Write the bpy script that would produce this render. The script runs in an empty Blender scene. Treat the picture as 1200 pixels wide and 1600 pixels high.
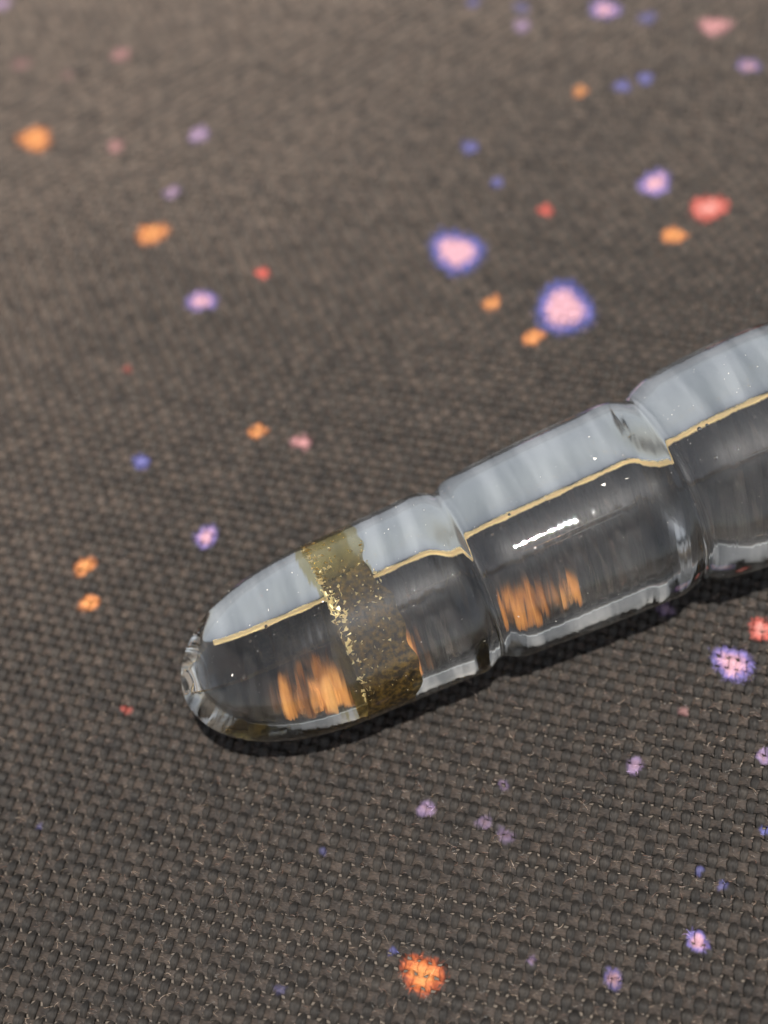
import bpy, bmesh, math, random
import numpy as np

random.seed(7)
rng = np.random.default_rng(11)
C = bpy.context.scene.collection
sc = bpy.context.scene
R = math.radians

# ---------------------------------------------------------------- camera
H = 0.085                                   # camera height above the cloth, metres
F_PX, PITCH, ROLL = 2262.7, R(55.91), R(11.335)
fwd = np.array([0, math.cos(PITCH), -math.sin(PITCH)])
rgt = np.array([1.0, 0, 0])
dwn = np.cross(fwd, rgt)
cX = math.cos(ROLL) * rgt + math.sin(ROLL) * dwn      # image right
cY = -math.sin(ROLL) * rgt + math.cos(ROLL) * dwn     # image down
camd = bpy.data.cameras.new('camera')
cam = bpy.data.objects.new('camera', camd)
C.objects.link(cam)
from mathutils import Matrix, Vector
m = Matrix((( cX[0], -cY[0], -fwd[0], 0), (cX[1], -cY[1], -fwd[1], 0), (cX[2], -cY[2], -fwd[2], H), (0, 0, 0, 1)))
cam.matrix_world = m
camd.sensor_fit = 'VERTICAL'
camd.sensor_height = 24.0
camd.lens = 24.0 * F_PX / 1600
camd.clip_start = 0.002
camd.clip_end = 50
camd.dof.use_dof = True
camd.dof.focus_distance = 0.0875
camd.dof.aperture_fstop = 14.5
sc.camera = cam

# ---------------------------------------------------------------- sky, sun, exposure
SUN_EL, SUN_AZ = R(77.88), math.atan2(0.0750, -0.2012)      # azimuth as atan2(x, y)
w = bpy.data.worlds.new('World')
sc.world = w
w.use_nodes = True
nt = w.node_tree
bg = nt.nodes['Background']
sky = nt.nodes.new('ShaderNodeTexSky')
sky.sky_type = 'NISHITA'
sky.sun_disc = False
sky.sun_elevation = SUN_EL
sky.sun_rotation = SUN_AZ
sky.dust_density = 1.5
hz = nt.nodes.new('ShaderNodeHueSaturation')         # thin white haze over the whole sky
hz.inputs['Saturation'].default_value = 0.3
nt.links.new(sky.outputs[0], hz.inputs['Color'])
nt.links.new(hz.outputs[0], bg.inputs[0])
bg.inputs[1].default_value = 0.078
sd = bpy.data.lights.new('sun', 'SUN')
sd.energy = 5.0
sd.angle = R(0.8)
sd.color = (1.0, 0.95, 0.87)
sun = bpy.data.objects.new('sun', sd)
C.objects.link(sun)
sdir = Vector((math.sin(SUN_AZ) * math.cos(SUN_EL), math.cos(SUN_AZ) * math.cos(SUN_EL), math.sin(SUN_EL)))
sun.rotation_euler = sdir.to_track_quat('Z', 'Y').to_euler()
sun.location = (-0.2, -0.2, 0.5)
sc.view_settings.view_transform = 'Standard'
sc.view_settings.look = 'None'
sc.view_settings.exposure = 1.15
sc.view_settings.gamma = 1.0
sc.view_settings.use_curve_mapping = False
cy = sc.cycles
cy.max_bounces = 24
cy.transmission_bounces = 20
cy.glossy_bounces = 8
cy.diffuse_bounces = 3
cy.transparent_max_bounces = 24
cy.caustics_refractive = True
cy.caustics_reflective = True
cy.sample_clamp_indirect = 160.0
cy.blur_glossy = 0.2

def ground(px, py, z=0.0):
    d = (px - 600) * cX + (py - 800) * cY + F_PX * fwd
    t = (z - H) / d[2]
    return d[0] * t, d[1] * t

# ---------------------------------------------------------------- helpers
def mesh_obj(name, verts, faces, mat, parent=None, smooth=True):
    me = bpy.data.meshes.new(name)
    verts = np.asarray(verts, dtype=np.float32)
    faces = np.asarray(faces, dtype=np.int32)
    k = faces.shape[1]
    me.vertices.add(len(verts))
    me.vertices.foreach_set('co', verts.ravel())
    me.loops.add(faces.size)
    me.loops.foreach_set('vertex_index', faces.ravel())
    me.polygons.add(len(faces))
    me.polygons.foreach_set('loop_start', np.arange(0, faces.size, k, dtype=np.int32))
    me.polygons.foreach_set('loop_total', np.full(len(faces), k, dtype=np.int32))
    me.update(calc_edges=True)
    me.polygons.foreach_set('use_smooth', np.full(len(faces), smooth, dtype=bool))
    me.materials.append(mat)
    o = bpy.data.objects.new(name, me)
    C.objects.link(o)
    if parent is not None:
        o.parent = parent
    return o

def material(name):
    mt = bpy.data.materials.new(name)
    mt.use_nodes = True
    nt = mt.node_tree
    nt.nodes.clear()
    out = nt.nodes.new('ShaderNodeOutputMaterial')
    return mt, nt, out

def node(nt, kind, **kw):
    n = nt.nodes.new(kind)
    for k, v in kw.items():
        if k.startswith('i_'):
            n.inputs[k[2:].replace('_', ' ')].default_value = v
        else:
            setattr(n, k, v)
    return n

# ---------------------------------------------------------------- cloth
TH = R(-24.73)                              # direction of the weft on the ground
PU, PV = 0.01435 * H / 2, 0.01844 * H / 2   # spacing of warp and of weft threads
uD = np.array([math.cos(TH), math.sin(TH)])
vD = np.array([-math.sin(TH), math.cos(TH)])

def yarn_material(name, base, light, sheen):
    mt, nt, out = material(name)
    L = nt.links.new
    p = node(nt, 'ShaderNodeBsdfPrincipled')
    p.inputs['Roughness'].default_value = 0.62
    p.inputs['Specular IOR Level'].default_value = 0.35
    p.inputs['Sheen Weight'].default_value = sheen
    p.inputs['Sheen Roughness'].default_value = 0.4
    p.inputs['Sheen Tint'].default_value = (1, .9, .8, 1)
    uv = node(nt, 'ShaderNodeUVMap', uv_map='yarn')
    mp = node(nt, 'ShaderNodeMapping')
    mp.inputs['Scale'].default_value = (9.0, 1.3, 1)
    L(uv.outputs[0], mp.inputs[0])
    n1 = node(nt, 'ShaderNodeTexNoise')
    n1.inputs['Scale'].default_value = 3.0
    n1.inputs['Detail'].default_value = 4
    L(mp.outputs[0], n1.inputs['Vector'])
    geo = node(nt, 'ShaderNodeNewGeometry')
    n2 = node(nt, 'ShaderNodeTexNoise')
    n2.inputs['Scale'].default_value = 900
    n2.inputs['Detail'].default_value = 2
    L(geo.outputs['Position'], n2.inputs['Vector'])
    n3 = node(nt, 'ShaderNodeTexNoise')
    n3.inputs['Scale'].default_value = 40
    n3.inputs['Detail'].default_value = 2
    L(geo.outputs['Position'], n3.inputs['Vector'])
    r1 = node(nt, 'ShaderNodeValToRGB')
    r1.color_ramp.elements[0].position = .35
    r1.color_ramp.elements[0].color = (*[c * .55 for c in base], 1)
    r1.color_ramp.elements[1].position = .75
    r1.color_ramp.elements[1].color = (*light, 1)
    L(n1.outputs['Fac'], r1.inputs[0])
    mx = node(nt, 'ShaderNodeMix', data_type='RGBA', blend_type='MULTIPLY')
    mx.inputs['Factor'].default_value = 1
    L(r1.outputs[0], mx.inputs['A'])
    r2 = node(nt, 'ShaderNodeValToRGB')
    r2.color_ramp.elements[0].position = .3
    r2.color_ramp.elements[0].color = (.5, .48, .48, 1)
    r2.color_ramp.elements[1].position = .7
    r2.color_ramp.elements[1].color = (1.7, 1.62, 1.5, 1)
    L(n2.outputs['Fac'], r2.inputs[0])
    L(r2.outputs[0], mx.inputs['B'])
    # colour goes from near black to a greyer brown, far and to the left
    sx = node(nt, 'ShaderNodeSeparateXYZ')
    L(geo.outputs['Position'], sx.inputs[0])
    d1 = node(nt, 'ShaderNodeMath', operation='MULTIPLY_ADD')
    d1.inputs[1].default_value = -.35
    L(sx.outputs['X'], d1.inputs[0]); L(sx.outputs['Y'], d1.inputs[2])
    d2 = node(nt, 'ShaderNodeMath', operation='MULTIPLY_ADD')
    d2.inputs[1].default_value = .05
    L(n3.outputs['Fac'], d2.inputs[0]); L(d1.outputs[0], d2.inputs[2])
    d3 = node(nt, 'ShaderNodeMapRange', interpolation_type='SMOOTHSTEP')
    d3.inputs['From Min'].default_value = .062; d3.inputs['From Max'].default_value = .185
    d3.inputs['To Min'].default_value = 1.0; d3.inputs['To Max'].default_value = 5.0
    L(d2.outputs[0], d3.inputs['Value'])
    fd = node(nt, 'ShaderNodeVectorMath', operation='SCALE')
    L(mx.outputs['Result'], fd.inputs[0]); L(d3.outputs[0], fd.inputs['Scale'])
    at = node(nt, 'ShaderNodeAttribute', attribute_name='print')
    ink = node(nt, 'ShaderNodeMix', data_type='RGBA')
    L(at.outputs['Alpha'], ink.inputs['Factor'])
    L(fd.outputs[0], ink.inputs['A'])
    # ink takes a little of the fibre grain
    gr = node(nt, 'ShaderNodeMix', data_type='RGBA', blend_type='MULTIPLY')
    gr.inputs['Factor'].default_value = .55
    L(at.outputs['Color'], gr.inputs['A'])
    r3 = node(nt, 'ShaderNodeValToRGB')
    r3.color_ramp.elements[0].position = .25
    r3.color_ramp.elements[0].color = (.45, .42, .45, 1)
    r3.color_ramp.elements[1].position = .7
    L(n1.outputs['Fac'], r3.inputs[0])
    L(r3.outputs[0], gr.inputs['B'])
    ik = node(nt, 'ShaderNodeVectorMath', operation='SCALE')
    ik.inputs['Scale'].default_value = .56
    L(gr.outputs['Result'], ik.inputs[0])
    L(ik.outputs[0], ink.inputs['B'])
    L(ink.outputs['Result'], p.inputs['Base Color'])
    b = node(nt, 'ShaderNodeBump')
    b.inputs['Strength'].default_value = .9
    b.inputs['Distance'].default_value = 0.00012
    L(n1.outputs['Fac'], b.inputs['Height'])
    L(b.outputs[0], p.inputs['Normal'])
    L(p.outputs[0], out.inputs[0])
    return mt

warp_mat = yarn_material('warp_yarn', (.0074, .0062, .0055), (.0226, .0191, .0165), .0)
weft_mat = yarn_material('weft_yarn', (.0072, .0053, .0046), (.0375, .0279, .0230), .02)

# printed specks: pixel position in the photograph, half width in pixels, kind, strength
ORANGE, RED, PINK = (.78, .26, .08), (.70, .12, .09), (.82, .46, .55)
LILAC, BLUE = (.42, .30, .56), (.10, .11, .42)
specks = [
 (945,12,21,'p',.9),(815,10,13,'b',.4),(815,38,14,'l',.6),(738,2,11,'b',.5),(1012,25,15,'b',.5),(1117,38,23,'k',.9),
 (1170,100,16,'p',.6),(972,132,14,'b',.7),(1008,120,14,'b',.7),(907,140,13,'o',.7),(188,83,15,'k',.5),(32,98,15,'k',.25),
 (105,115,10,'k',.2),(54,215,27,'o',1),(180,226,15,'k',.5),(310,208,16,'l',.8),(268,298,13,'l',.7),(237,363,24,'o',1),
 (314,468,21,'p',.95),(409,424,12,'r',.95),(734,228,14,'b',.7),(776,283,11,'b',.7),(1023,284,24,'p',1),(1107,323,28,'R',1),
 (1052,365,18,'o',.95),(852,326,13,'r',.8),(713,391,40,'P',1),(882,480,45,'P',1),(768,472,15,'o',.8),(833,525,17,'o',.95),
 (402,672,14,'o',.95),(470,689,15,'k',.85),(220,720,14,'b',.9),(198,574,8,'r',.4),(321,837,18,'p',.95),(131,883,17,'o',1),
 (138,940,16,'o',1),(197,1107,9,'r',.5),(1145,1035,28,'p',.95),(1190,982,20,'R',.95),(1192,1180,12,'l',.8),(992,1195,14,'l',.65),
 (665,1262,14,'l',.6),(756,1283,12,'l',.35),(790,1305,13,'l',.35),(785,1225,9,'l',.4),(1068,1110,10,'k',.3),(1093,1360,8,'b',.5),
 (1130,1382,9,'b',.5),(1197,1296,9,'b',.9),(660,1521,31,'O',1),(1090,1470,16,'p',.95),(958,1528,15,'p',.45),(830,1500,8,'l',.5),
 (612,1485,7,'b',.6),(2,5,14,'l',.8),(437,1545,10,'b',.22),(1040,950,14,'l',.5),(505,1330,6,'b',.3),(60,1290,6,'b',.3),
]
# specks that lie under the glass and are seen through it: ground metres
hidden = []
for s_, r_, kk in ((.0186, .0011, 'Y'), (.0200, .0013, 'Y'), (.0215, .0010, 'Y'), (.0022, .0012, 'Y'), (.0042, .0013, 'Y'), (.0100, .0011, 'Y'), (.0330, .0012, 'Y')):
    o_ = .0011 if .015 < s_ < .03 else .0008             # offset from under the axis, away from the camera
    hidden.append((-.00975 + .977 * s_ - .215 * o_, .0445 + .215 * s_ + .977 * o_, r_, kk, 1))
dots = []
for px, py, hw, kind, st in specks:
    x, y = ground(px, py)
    x2, y2 = ground(px + hw * math.cos(ROLL), py - hw * math.sin(ROLL))
    dots.append((x, y, math.hypot(x2 - x, y2 - y), kind, st))
dots += hidden

def print_colour(xy):
    """ink colour and cover at ground points, shape wobbled a little per dot"""
    col = np.zeros((len(xy), 4), dtype=np.float32)
    for k, (x, y, r, kind, st) in enumerate(dots):
        d = xy - np.array([x, y])
        near = np.nonzero((np.abs(d) < 1.7 * r).all(1))[0]
        if not len(near):
            continue
        d = d[near]
        a = np.arctan2(d[:, 1], d[:, 0])
        q = np.hypot(d[:, 0], d[:, 1]) / r
        q = q * (1 + .10 * np.sin(2 * a + k) + .07 * np.sin(3 * a + 2.1 * k)) + rng.normal(0, .10, len(q))
        A = np.clip((1.14 - q) / .46, 0, 1) * st * .88
        if kind in 'Pp':
            A = np.clip((1.22 - q) / .36, 0, 1) * st * .9
        def mixc(c0, c1, lo, hi):
            t = np.clip((q - lo) / (hi - lo), 0, 1)[:, None]
            return np.array(c0) * (1 - t) + np.array(c1) * t
        if kind == 'P':   c = mixc(PINK, (.10, .12, .46), .56, .84)
        elif kind == 'p': c = mixc(PINK, (.22, .18, .52), .4, .85)
        elif kind == 'o': c = mixc((.86, .38, .12), ORANGE, .2, .9)
        elif kind == 'Y': c = mixc((1.4, .75, .22), (1.35, .50, .08), .3, .95)  # ink under the rod, brightened in place of focused sunlight
        elif kind == 'O': c = mixc((.86, .34, .10), (.75, .13, .035), .3, .95)
        elif kind == 'R': c = mixc((.85, .38, .33), RED, .15, .8)
        elif kind == 'r': c = mixc(RED, RED, 0, 1)
        elif kind == 'k': c = mixc((.75, .36, .36), (.55, .25, .27), .2, .9)
        elif kind == 'l': c = mixc((.55, .36, .50), LILAC, .2, .8)
        else:             c = mixc((.22, .22, .55), BLUE, .2, .8)
        up = A > col[near, 3]
        idx = near[up]
        col[idx, :3] = c[up]
        col[idx, 3] = A[up]
    return col

# cloth base: one sheet under the yarn, out to well beyond the frame
mt, ntb, out = material('cloth_base')
p = node(ntb, 'ShaderNodeBsdfPrincipled')
p.inputs['Roughness'].default_value = .8
tc = node(ntb, 'ShaderNodeNewGeometry')
nz = node(ntb, 'ShaderNodeTexNoise')
nz.inputs['Scale'].default_value = 1500
ntb.links.new(tc.outputs['Position'], nz.inputs['Vector'])
rp = node(ntb, 'ShaderNodeValToRGB')
rp.color_ramp.elements[0].color = (.02, .017, .014, 1)
rp.color_ramp.elements[1].color = (.10, .08, .064, 1)
ntb.links.new(nz.outputs['Fac'], rp.inputs[0])
ntb.links.new(rp.outputs[0], p.inputs['Base Color'])
ntb.links.new(p.outputs[0], out.inputs[0])
ZB = -0.00062                                # base under the yarn; the yarn tops lie near z = 0
g = np.linspace(-1, 1, 41)
gx, gy = np.meshgrid(g * .45, g * .45 + .05)
vb = np.stack([gx.ravel(), gy.ravel(), np.full(gx.size, ZB)], 1)
ii = np.arange(40)[:, None] * 41 + np.arange(40)[None]
fb = np.stack([ii, ii + 1, ii + 42, ii + 41], -1).reshape(-1, 4)
cloth = mesh_obj('fabric', vb, fb, mt)
cloth['kind'] = 'structure'
cloth['label'] = 'dark brown woven cloth printed with orange, pink and blue specks'

# frame corners on the ground, in thread coordinates, decide how far the yarn is built
corners = np.array([ground(*q) for q in ((-90, -90), (1290, -90), (-90, 1690), (1290, 1690))])
cu, cv = corners @ uD, corners @ vD
hull = corners[[0, 1, 3, 2]]
def inside_frame(xy, pad=0.002):
    ok = np.ones(len(xy), bool)
    for a, b in zip(hull, np.roll(hull, -1, 0)):
        n = np.array([(b - a)[1], -(b - a)[0]])
        n /= np.linalg.norm(n)
        ok &= (xy - a) @ n < pad
    return ok
sgn = np.array([hull.mean(0)])
if not inside_frame(sgn)[0]:
    hull = hull[::-1]
i0, i1 = int(math.floor(cu.min() / PU)) - 3, int(math.ceil(cu.max() / PU)) + 3
j0, j1 = int(math.floor(cv.min() / PV)) - 3, int(math.ceil(cv.max() / PV)) + 3

def smooth_noise(u, v, k):
    return (np.sin(u * 610 + 1.7 * k) * np.sin(v * 530 + .9 * k) + .6 * np.sin(u * 1370 + v * 910 + k) + .4 * np.sin(v * 2210 - u * 1730 + 2 * k)) / 2

def weave(warp):
    """all threads of one direction: rows of elliptical tubes that dive under and over"""
    SEG, RND = 6, 7
    V, Fc, UV = [], [], []
    base = 0
    ids, cross, step, cstep = (range(i0, i1), (j0, j1), PU, PV) if warp else (range(j0, j1), (i0, i1), PV, PU)
    hw0 = .30 * PU / .61 * 1e0 if False else (PU * .47 if warp else PV * .46)
    ht0 = .000185 if warp else .00011
    amp = .00019 if warp else .00006
    ang = np.linspace(-.6, np.pi + .6, RND)
    for t in ids:
        c0, c1 = cross
        s = np.arange(c0 * SEG, c1 * SEG + 1) / SEG            # in crossings
        along = s * cstep
        mid = np.full_like(along, t * step)
        xy0 = (mid[:, None] * uD + along[:, None] * vD) if warp else (along[:, None] * uD + mid[:, None] * vD)
        keep = inside_frame(xy0)
        if keep.sum() < 3:
            continue
        a_, b_ = np.nonzero(keep)[0][[0, -1]]
        s, along, mid = s[a_:b_ + 1], along[a_:b_ + 1], mid[a_:b_ + 1]
        ph = np.cos(np.pi * (s + t)) * (1 if warp else -1)     # +1 on top
        j = np.round(s).astype(int)
        h1 = np.sin(t * 12.9898 + j * 78.233) * 43758.5453
        h1 = h1 - np.floor(h1)                                  # per-crossing chance
        h2 = np.sin(t * 39.346 + j * 11.135) * 24634.6345
        h2 = h2 - np.floor(h2)
        thick = 1 + .10 * math.sin(t * 5.1) + .05 * rng.normal()
        top = .5 + .5 * ph
        hw = hw0 * thick * ((.45 + .58 * top) if warp else (.86 + .16 * (1 - top))) * (.90 + .2 * h1)
        ht = ht0 * (.85 + .3 * h2)
        zc = amp * np.sign(ph) * np.abs(ph) ** (.9 if warp else .9) * (.8 + .4 * h1)
        wob = .00006 * smooth_noise(along, mid, 1 if warp else 4) + (h2 - .5) * .00005 * top
        side = mid + wob
        if warp:
            P0 = side[:, None] * uD + along[:, None] * vD; sd_ = uD
        else:
            P0 = along[:, None] * uD + side[:, None] * vD; sd_ = vD
        ca, sa = np.cos(ang), np.sin(ang)
        off = hw[:, None] * np.sign(ca) * np.abs(ca) ** .9
        lump = 1 + .10 * rng.normal(size=(len(s), RND))
        zz = zc[:, None] + ht[:, None] * sa * lump - (.00032 if warp else .00037)
        X = P0[:, None, :] + off[..., None] * sd_
        V.append(np.concatenate([X, zz[..., None]], -1).reshape(-1, 3))
        n = len(s)
        q = base + np.arange(n - 1)[:, None] * RND + np.arange(RND - 1)[None]
        q2 = q + 1
        Fc.append(np.stack([q, q2, q2 + RND, q + RND], -1).reshape(-1, 4))
        uvv = np.stack([np.broadcast_to((ang / np.pi)[None] + t * 3.7, (n, RND)), np.broadcast_to((s * .5)[:, None] + t * 1.3, (n, RND))], -1)
        UV.append(uvv.reshape(-1, 2))
        base += n * RND
    V, Fc, UV = np.concatenate(V), np.concatenate(Fc), np.concatenate(UV)
    if not warp:
        Fc = Fc[:, ::-1]
    o = mesh_obj('warp_yarn' if warp else 'weft_yarn', V, Fc, warp_mat if warp else weft_mat, cloth)
    o['kind'] = 'stuff'
    me = o.data
    uvl = me.uv_layers.new(name='yarn')
    uvl.data.foreach_set('uv', UV[Fc.ravel()].astype(np.float32).ravel())
    ca = me.color_attributes.new('print', 'FLOAT_COLOR', 'POINT')
    ca.data.foreach_set('color', print_colour(V[:, :2].astype(float)).ravel())
    return o

warp = weave(True)
weft = weave(False)

# loose fibre ends
mt, ntf, out = material('lint')
p = node(ntf, 'ShaderNodeBsdfPrincipled')
p.inputs['Roughness'].default_value = .35
p.inputs['Specular IOR Level'].default_value = .8
at = node(ntf, 'ShaderNodeAttribute', attribute_name='print')
ntf.links.new(at.outputs['Color'], p.inputs['Base Color'])
ntf.links.new(p.outputs[0], out.inputs[0])
def fuzz(n):
    K = 4
    u = rng.uniform(cu.min(), cu.max(), n); v = rng.uniform(cv.min(), cv.max(), n)
    # mostly on the weft floats between warp bumps
    iu = np.round(u / PU); jv = np.round(v / PV)
    odd = (iu + jv) % 2 == 0
    iu = np.where(odd & (rng.random(n) < .7), iu + 1, iu)
    u = iu * PU + rng.normal(0, PU * .3, n); v = jv * PV + rng.normal(0, PV * .28, n)
    base = u[:, None] * uD + v[:, None] * vD
    keep = inside_frame(base, 0)
    base = base[keep]; n = len(base)
    a0 = TH + rng.normal(0, .7, n) + np.where(rng.random(n) < .5, 0, np.pi)
    curl = rng.normal(0, 1.4, n)
    ln = rng.uniform(.00018, .0006, n)
    wd = rng.uniform(.000007, .000017, n)
    lift = rng.uniform(-.00002, .00014, n)
    V = np.zeros((n, K, 3, 3)); t = np.linspace(0, 1, K)
    pos = base.copy()
    for k in range(K):
        a = a0 + curl * t[k]
        d = np.stack([np.cos(a), np.sin(a)], -1)
        nrm = np.stack([-np.sin(a), np.cos(a)], -1)
        z = -.00020 + lift * math.sin(math.pi * t[k]) + rng.normal(0, .00001, n) + .00003
        ww = wd * (1 - .5 * t[k])
        for m_, (sx, sz) in enumerate(((-1, 0), (1, 0), (0, 1.6))):
            V[:, k, m_, :2] = pos + nrm * (ww * sx)[:, None]
            V[:, k, m_, 2] = z + ww * sz
        pos = pos + d * (ln / (K - 1))[:, None]
    q = np.arange(n)[:, None, None] * K * 3 + np.arange(K - 1)[None, :, None] * 3
    mm = np.arange(3)[None, None]
    Fq = np.stack([q + mm, q + (mm + 1) % 3, q + (mm + 1) % 3 + 3, q + mm + 3], -1).reshape(-1, 4)
    o = mesh_obj('lint', V.reshape(-1, 3), Fq, mt, cloth)
    o['kind'] = 'stuff'
    pal = np.array([(.025, .018, .014), (.045, .031, .023), (.10, .07, .045), (.12, .062, .042), (.26, .19, .14), (.03, .028, .024)])
    col = np.ones((n, K * 3, 4), np.float32)
    c = pal[rng.choice(6, n, p=[.22, .26, .18, .15, .11, .08])]
    pr = print_colour(base)
    c = np.where(pr[:, 3:] > .4, pr[:, :3], c)
    col[..., :3] = c[:, None]
    ca = o.data.color_attributes.new('print', 'FLOAT_COLOR', 'POINT')
    ca.data.foreach_set('color', col.ravel())
    return o
lint = fuzz(38000)

# ---------------------------------------------------------------- glass rod
AZ = R(12.4)
ax = np.array([math.cos(AZ), math.sin(AZ), 0.0])
side = np.array([-math.sin(AZ), math.cos(AZ), 0.0])          # away from the camera
O2 = np.array([-.00398, .04576, 0]) - ax * .00591 + np.array([0, 0, 0])
# axis point at station s (metres): on O2 + ax*s
prof_s = np.array([5.9, 9.0, 12.0, 13.1, 13.8, 14.45, 15.0, 15.8, 17.5, 20.4, 23.5, 25.8, 26.5, 27.4, 28.1, 28.8, 29.8, 31.5, 33.7, 36.5, 38.6, 39.3, 39.8, 40.4, 41.5, 44, 48, 52, 55]) / 1e3
prof_r = np.array([5.83, 5.95, 6.05, 6.10, 5.96, 5.44, 5.90, 6.22, 6.32, 6.47, 6.58, 6.66, 6.68, 6.50, 6.05, 6.48, 6.92, 7.18, 7.33, 7.40, 7.30, 7.10, 6.95, 7.15, 7.5, 7.7, 7.8, 7.7, 7.4]) / 1e3
TIP, END = -.0049, .0590

def radius(s):
    s = np.asarray(s, float)
    k = (prof_s[-1] - prof_s[0])
    # monotone-ish cubic through the table
    r = np.interp(s, prof_s, prof_r)
    e = .00022
    r = sum(np.interp(s + d * e, prof_s, prof_r) * wt for d, wt in ((-2, 1), (-1, 2), (0, 3), (1, 2), (2, 1))) / 9
    L0 = prof_s[0] + .0008
    t = np.clip((s - TIP) / (L0 - TIP), 0, 1)
    r0 = float(np.interp(L0, prof_s, prof_r))
    tip = r0 * (1 - (1 - t) ** 2.35) ** .5
    r = np.where(s < L0, tip, r)
    t2 = np.clip((END - s) / .005, 0, 1)
    r = r * (1 - (1 - t2) ** 2.2) ** .5
    return r

def height(s):
    s = np.asarray(s, float)
    return .00583 + (s - .00591) * (.00733 - .00583) / (.03371 - .00591) - .00042
def axis_pt(s):
    s = np.atleast_1d(s)
    P = O2[None] + ax[None] * s[:, None]
    P[:, 2] = height(s)
    return P

# rings are denser at the grooves and at the ends
fine = np.concatenate([TIP + .0107 * np.linspace(0, 1, 60) ** 2.0, np.arange(.0060, .0580, .00022), END - .0012 * np.linspace(1, 0, 16) ** 2])
fine = np.unique(np.round(fine, 7))
NR = 128
def tube_mesh(ss, rad_fn):
    """rad_fn(s, angle array) -> (lateral, vertical) offsets"""
    th = np.linspace(0, 2 * np.pi, NR, endpoint=False)
    V = []
    for s in ss:
        P = axis_pt(s)[0]
        a, b = rad_fn(s, th)
        V.append(P[None] + a[:, None] * side[None] + b[:, None] * np.array([[0, 0, 1.0]]))
    V = np.concatenate(V)
    n = len(ss)
    q = np.arange(n - 1)[:, None] * NR + np.arange(NR)[None]
    q2 = np.arange(n - 1)[:, None] * NR + (np.arange(NR)[None] + 1) % NR
    return V, np.stack([q, q2, q2 + NR, q + NR], -1).reshape(-1, 4)

def oval(th):
    return (1 + .056 * np.cos(2 * th)) * .976

def outer(s, th):
    r = float(radius(s))
    wob = 1 + .002 * np.sin(2 * th + s * 300) + .0015 * np.sin(3 * th - s * 420 + 1)
    # the rod slumped a little while soft: wider than it is high
    r = max(r, 1e-6) * (wob + .056 * np.cos(2 * th)) * .976
    return r * np.cos(th), r * np.sin(th)

VA, VX, VZ, VROT = .32, .50, -.15, R(36)     # flat hollow: half width, centre, tilt (in radii)
def groove_dip(s):
    d = 0
    for g0, dep, wl, wr in ((.01452, .36, .0010, .00035), (.02800, .25, .0007, .0005), (.0398, .4, .0010, .0008)):
        d += dep * math.exp(-abs((s - g0) / (wl if s < g0 else wr)) ** 2)
    return d
CAV0, CAV1 = -.0014, .0560
def cavity(s, th):
    r = float(radius(s))
    t = min(1, max(0, (s - CAV0) / .0065)); k = (1 - (1 - t) ** 2.2) ** .5
    t2 = min(1, max(0, (CAV1 - s) / .004)); k *= (1 - (1 - t2) ** 2.2) ** .5
    k = max(k, 1e-3)
    dip = groove_dip(s)                                  # near edge reaches lower in the grooves
    a, b = (VA + dip / 2) * r * k, .035 * r * k
    cx, cz = (VX - dip / 2 * math.cos(VROT)) * r, (VZ + dip / 2 * math.sin(VROT)) * r
    rot = -VROT
    x, y = a * np.cos(th), b * np.sin(th)
    return (cx + x * math.cos(rot) - y * math.sin(rot), cz + x * math.sin(rot) + y * math.cos(rot))

def glass_material(name, tint, ripple=.16, dim_tint=None):
    mt, nt, out = material(name)
    L = nt.links.new
    geo = node(nt, 'ShaderNodeNewGeometry')
    n1 = node(nt, 'ShaderNodeTexNoise')
    n1.inputs['Scale'].default_value = 260
    n1.inputs['Detail'].default_value = 2
    mp = node(nt, 'ShaderNodeMapping')               # drawn glass: faint ripples round the rod
    mp.inputs['Rotation'].default_value = (0, 0, -AZ)
    mp.inputs['Scale'].default_value = (6, .5, .5)
    L(geo.outputs['Position'], mp.inputs[0])
    L(mp.outputs[0], n1.inputs['Vector'])
    b = node(nt, 'ShaderNodeBump')
    b.inputs['Strength'].default_value = .16
    dp = node(nt, 'ShaderNodeVectorMath', operation='DOT_PRODUCT')
    dp.inputs[1].default_value = tuple(ax)
    L(geo.outputs['Position'], dp.inputs[0])
    s_tip = float(O2 @ ax) + TIP
    mr = node(nt, 'ShaderNodeMapRange')
    mr.inputs['From Min'].default_value = s_tip + .002; mr.inputs['From Max'].default_value = s_tip + .006
    mr.inputs['To Min'].default_value = 0; mr.inputs['To Max'].default_value = ripple
    L(dp.outputs['Value'], mr.inputs['Value']); L(mr.outputs[0], b.inputs['Strength'])
    b.inputs['Distance'].default_value = .0001
    L(n1.outputs['Fac'], b.inputs['Height'])
    g = node(nt, 'ShaderNodeBsdfGlass')
    g.inputs['IOR'].default_value = 1.54
    g.inputs['Roughness'].default_value = 0
    g.inputs['Color'].default_value = (*tint, 1)
    L(b.outputs[0], g.inputs['Normal'])
    if dim_tint:                                         # streaky grey tint that dims the mirrored sky
        nf = node(nt, 'ShaderNodeTexNoise'); nf.inputs['Scale'].default_value = 130; nf.inputs['Detail'].default_value = 5
        mf = node(nt, 'ShaderNodeMapping')
        mf.inputs['Rotation'].default_value = (0, 0, -AZ); mf.inputs['Scale'].default_value = (5, .8, .8)
        L(geo.outputs['Position'], mf.inputs[0]); L(mf.outputs[0], nf.inputs['Vector'])
        cr = node(nt, 'ShaderNodeValToRGB')
        cr.color_ramp.elements[0].position = .34; cr.color_ramp.elements[0].color = (*dim_tint[0], 1)
        cr.color_ramp.elements[1].position = .68; cr.color_ramp.elements[1].color = (*dim_tint[1], 1)
        L(nf.outputs['Fac'], cr.inputs[0]); L(cr.outputs[0], g.inputs['Color'])
    L(g.outputs[0], out.inputs[0])
    return mt
glass = glass_material('clear_glass', (.985, .985, .98), .26)
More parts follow.
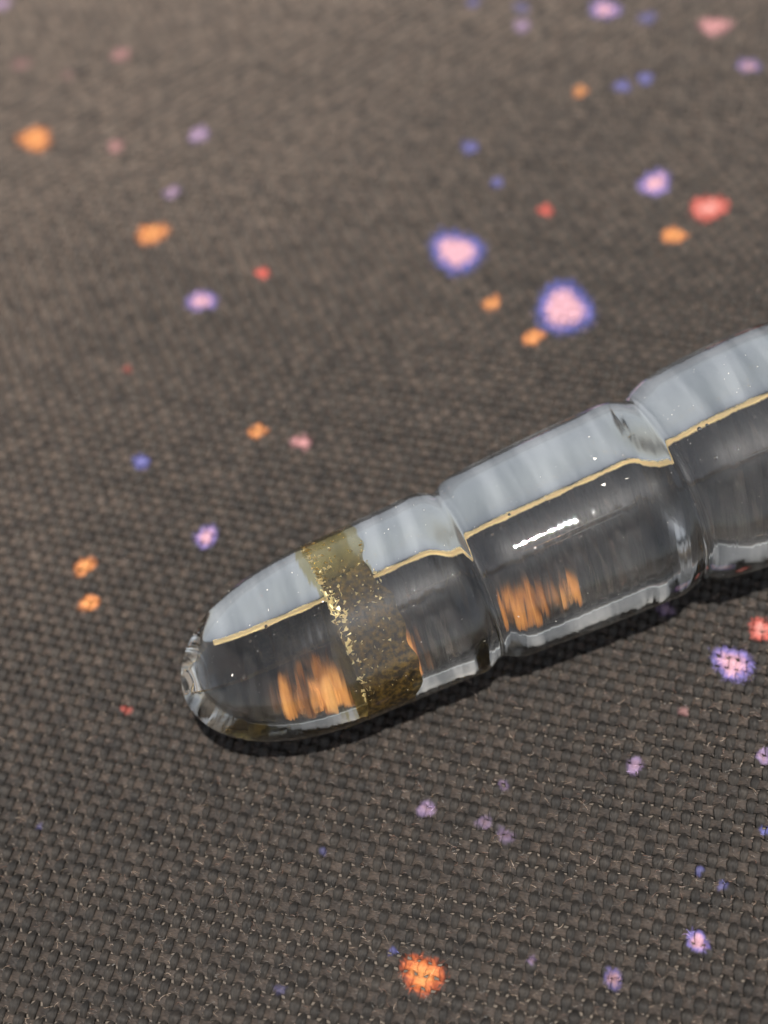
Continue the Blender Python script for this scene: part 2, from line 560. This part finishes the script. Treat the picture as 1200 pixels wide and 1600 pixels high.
core_glass = glass_material('dimmed_core_wall', (.78, .785, .78), .30, ((.38, .39, .39), (.72, .71, .685)))   # grey put into the wall colour to dim the sky it reflects

rod = bpy.data.objects.new('glass_rod', None)
C.objects.link(rod)
rod['label'] = 'clear glass rod with rounded tip, pinched grooves and a brown band, lying on cloth'
rod['category'] = 'glass rod'

Vo, Fo = tube_mesh(fine, outer)
body = mesh_obj('glass_body', Vo, Fo, glass, rod)
sc_ = fine[(fine > CAV0) & (fine < CAV1)]
sc_ = np.unique(np.concatenate([CAV0 + .0065 * np.linspace(.0005, 1, 60) ** 2, sc_[sc_ > CAV0 + .0065], [CAV1 - 1e-6]]))
Vc, Fc = tube_mesh(sc_, cavity)
hollow = mesh_obj('hollow_core', Vc, Fc[:, ::-1], core_glass, rod)

# added amber tube imitating the orange light fringe at the hollow's near edge
def simple(name, col, rough, metal=0.0, spec=.5):
    mt, nt, out = material(name)
    p = node(nt, 'ShaderNodeBsdfPrincipled')
    p.inputs['Base Color'].default_value = (*col, 1)
    p.inputs['Roughness'].default_value = rough
    p.inputs['Metallic'].default_value = metal
    p.inputs['Specular IOR Level'].default_value = spec
    nt.links.new(p.outputs[0], out.inputs[0])
    return mt
def section(s, x, z):
    """point in the cross section at station s; x away from the camera, z up, metres"""
    P = axis_pt(s)[0]
    return P + side * x + np.array([0, 0, z])
def sweep(name, pts, rads, mat, parent, n=8, flip=False):
    pts = np.asarray(pts); rads = np.asarray(rads)
    T = np.gradient(pts, axis=0); T /= np.linalg.norm(T, axis=1)[:, None]
    A = np.cross(T, np.array([0.1, 0.2, 1.0])); A /= np.linalg.norm(A, axis=1)[:, None]
    B = np.cross(T, A)
    th = np.linspace(0, 2 * np.pi, n, endpoint=False)
    V = pts[:, None] + rads[:, None, None] * (np.cos(th)[None, :, None] * A[:, None] + np.sin(th)[None, :, None] * B[:, None])
    q = np.arange(len(pts) - 1)[:, None] * n + np.arange(n)[None]
    q2 = np.arange(len(pts) - 1)[:, None] * n + (np.arange(n)[None] + 1) % n
    F_ = np.stack([q, q2, q2 + n, q + n], -1).reshape(-1, 4)
    return mesh_obj(name, V.reshape(-1, 3), F_[:, ::-1] if flip else F_, mat, parent)
fringe_mat = simple('amber_fringe', (.95, .70, .33), .3)
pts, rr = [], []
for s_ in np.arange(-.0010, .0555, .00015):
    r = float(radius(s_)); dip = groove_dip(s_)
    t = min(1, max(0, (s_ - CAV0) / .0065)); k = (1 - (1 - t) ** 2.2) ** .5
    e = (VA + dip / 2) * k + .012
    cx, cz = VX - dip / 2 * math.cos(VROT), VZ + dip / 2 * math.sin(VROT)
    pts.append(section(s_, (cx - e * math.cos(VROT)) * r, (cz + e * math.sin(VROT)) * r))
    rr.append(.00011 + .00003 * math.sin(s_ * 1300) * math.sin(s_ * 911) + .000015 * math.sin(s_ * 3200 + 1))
sweep('amber_fringe', pts, rr, fringe_mat, rod)

# brown resin band just under the surface
mt, ntr, out = material('brown_resin')
L = ntr.links.new
geo = node(ntr, 'ShaderNodeNewGeometry')
n1 = node(ntr, 'ShaderNodeTexNoise'); n1.inputs['Scale'].default_value = 900; n1.inputs['Detail'].default_value = 6
n2 = node(ntr, 'ShaderNodeTexNoise'); n2.inputs['Scale'].default_value = 3200; n2.inputs['Detail'].default_value = 3
vo = node(ntr, 'ShaderNodeTexVoronoi'); vo.inputs['Scale'].default_value = 5200
for n_ in (n1, n2, vo): L(geo.outputs['Position'], n_.inputs['Vector'])
tr = node(ntr, 'ShaderNodeBsdfTransparent')
tr.inputs['Color'].default_value = (.88, .78, .48, 1)
df = node(ntr, 'ShaderNodeBsdfPrincipled')
df.inputs['Roughness'].default_value = .3
rc = node(ntr, 'ShaderNodeValToRGB')
rc.color_ramp.elements[0].position = .40; rc.color_ramp.elements[0].color = (.010, .006, .001, 1)
rc.color_ramp.elements[1].position = .72; rc.color_ramp.elements[1].color = (.13, .078, .012, 1)
L(n2.outputs['Fac'], rc.inputs[0]); L(rc.outputs[0], df.inputs['Base Color'])
bp = node(ntr, 'ShaderNodeBump'); bp.inputs['Strength'].default_value = .8; bp.inputs['Distance'].default_value = .0001
L(n2.outputs['Fac'], bp.inputs['Height']); L(bp.outputs[0], df.inputs['Normal'])
rf = node(ntr, 'ShaderNodeValToRGB')
rf.color_ramp.elements[0].position = .38; rf.color_ramp.elements[0].color = (.86, .86, .86, 1)
rf.color_ramp.elements[1].position = .62; rf.color_ramp.elements[1].color = (.95, .95, .95, 1)
L(n1.outputs['Fac'], rf.inputs[0])
sz_ = node(ntr, 'ShaderNodeVectorMath', operation='DOT_PRODUCT'); sz_.inputs[1].default_value = tuple(side)
L(geo.outputs['Position'], sz_.inputs[0])
th_ = node(ntr, 'ShaderNodeMapRange')                 # the resin is thin over the top of the rod
d0 = float(O2 @ side)
th_.inputs['From Min'].default_value = d0 + .0002; th_.inputs['From Max'].default_value = d0 + .0022
th_.inputs['To Min'].default_value = 1; th_.inputs['To Max'].default_value = .12
L(sz_.outputs['Value'], th_.inputs['Value'])
mu = node(ntr, 'ShaderNodeMath', operation='MULTIPLY')
L(rf.outputs[0], mu.inputs[0]); L(th_.outputs[0], mu.inputs[1])
ms = node(ntr, 'ShaderNodeMixShader')
L(mu.outputs[0], ms.inputs[0]); L(tr.outputs[0], ms.inputs[1]); L(df.outputs[0], ms.inputs[2]); L(ms.outputs[0], out.inputs[0])
B0, B1 = .0053, .0088
NB, th = 30, np.linspace(0, 2 * np.pi, 160, endpoint=False)
V = []
for q in range(NB + 1):
    f_ = q / NB
    for t_ in th:
        lo = B0 + .00010 * math.sin(5 * t_) + .00006 * math.sin(11 * t_ + 1)
        hi = B1 + .00030 * math.sin(3 * t_ + .5) + .00018 * math.sin(7 * t_) + .0001 * math.sin(17 * t_)
        s_ = lo + (hi - lo) * f_
        r = float(radius(s_)) * (.970 + .004 * math.sin(9 * t_ + 40 * f_) + .004 * rng.normal()) * oval(t_)
        V.append(section(s_, r * math.cos(t_), r * math.sin(t_)))
n = len(th)
q = np.arange(NB)[:, None] * n + np.arange(n)[None]; q2 = np.arange(NB)[:, None] * n + (np.arange(n)[None] + 1) % n
band = mesh_obj('resin_band', V, np.stack([q, q2, q2 + n, q + n], -1).reshape(-1, 4), mt, rod)
band['label'] = 'dark amber resin band with pale gold flecks'
# pale flecks caught in the band, thickest along its tip-side edge
fleck_mat = simple('gold_fleck', (.80, .66, .34), .3, 0.0, .8)
V, Fl = [], []
for k in range(420):
    edge = rng.random() < .55
    s_ = B0 + (abs(rng.normal(0, .0004)) if edge else rng.uniform(0, B1 - B0))
    t_ = rng.normal(1.75, .35) if rng.random() < .6 else rng.uniform(.5, 3.0)
    r = float(radius(s_)) * rng.uniform(.945, .982) * oval(t_)
    c_ = section(s_, r * math.cos(t_), r * math.sin(t_))
    sz = rng.uniform(.00004, .00018) * (1.5 if edge else .9)
    M_ = rng.normal(size=(4, 3)); M_ -= M_.mean(0); M_ /= np.linalg.norm(M_, axis=1)[:, None]
    b_ = len(V)
    V += [c_ + sz * v_ for v_ in M_]
    Fl += [(b_, b_ + 1, b_ + 2), (b_, b_ + 2, b_ + 3), (b_, b_ + 3, b_ + 1), (b_ + 1, b_ + 3, b_ + 2)]
fl = mesh_obj('gold_flecks', V, Fl, fleck_mat, band, smooth=False)
fl['kind'] = 'stuff'

# stretched air streaks and round bubbles inside the glass (normals point into the air)
for s0, s1, x_, z_, rad in ((.0172, .0248, -.40, .66, .00006), (.0178, .0243, -.43, .62, .00004), (.0312, .0370, -.42, .64, .00007), (.0096, .0130, -.36, .70, .00004), (.0020, .0118, -.44, .60, .00002)):
    ss = np.linspace(s0, s1, 40)
    tt = np.linspace(0, 1, 40)
    pts = [section(a_, x_ * float(radius(a_)), z_ * float(radius(a_)) + .00004 * math.sin(a_ * 900)) for a_ in ss]
    sweep('air_streak', pts, rad * np.sqrt(np.maximum(1e-4, 1 - (2 * tt - 1) ** 2)), glass, rod, 10, flip=True)
bub = [(.0002, -.15, .86, .00009), (.0006, -.13, .87, .00008), (.0010, -.11, .88, .00008), (.0014, -.09, .89, .00010), (-.0008, -.40, .55, .0001), (.0160, -.2, .85, .00010),
       (.0166, -.18, .87, .00008), (.0174, -.1, .9, .00009), (.0301, -.1, .86, .00014), (.0306, -.1, .86, .0001), (.0303, -.35, .72, .00012), (.0282, -.55, .45, .00011), (.0334, -.2, .8, .00007)]
u_, v_ = np.meshgrid(np.linspace(0, np.pi, 13), np.linspace(0, 2 * np.pi, 24, endpoint=False), indexing='ij')
SP = np.stack([np.sin(u_) * np.cos(v_), np.sin(u_) * np.sin(v_), np.cos(u_)], -1).reshape(-1, 3)
q = np.arange(12)[:, None] * 24 + np.arange(24)[None]; q2 = np.arange(12)[:, None] * 24 + (np.arange(24)[None] + 1) % 24
SF = np.stack([q, q2, q2 + 24, q + 24], -1).reshape(-1, 4)
for s_, x_, z_, rad in bub:
    r = float(radius(s_))
    mesh_obj('bubble', SP * rad + section(s_, x_ * r, z_ * r), SF, glass, rod)
# dust settled on the glass
dust_mat = simple('dust', (.62, .58, .52), .8)
V, Fl = [], []
for k in range(260):
    s_ = rng.uniform(-.003, .037); t_ = rng.normal(1.75, .6)
    r = float(radius(s_)) * float(oval(t_)) * 1.0005
    c_ = section(s_, r * math.cos(t_), r * math.sin(t_))
    sz = rng.gamma(2.0, .000008) + .000006
    M_ = rng.normal(size=(4, 3)); M_ -= M_.mean(0); M_ /= np.linalg.norm(M_, axis=1)[:, None]
    if rng.random() < .12: M_ = M_ * np.array([[6 * math.cos(k), 6 * math.sin(k), .5]])
    b_ = len(V)
    V += [c_ + sz * v_ for v_ in M_]
    Fl += [(b_, b_ + 1, b_ + 2), (b_, b_ + 2, b_ + 3), (b_, b_ + 3, b_ + 1), (b_ + 1, b_ + 3, b_ + 2)]
du = mesh_obj('dust', V, Fl, dust_mat, rod, smooth=False)
du['kind'] = 'stuff'
print('TRIS', sum(len(o.data.loops) - 2 * len(o.data.polygons) for o in sc.objects if o.type == 'MESH'))
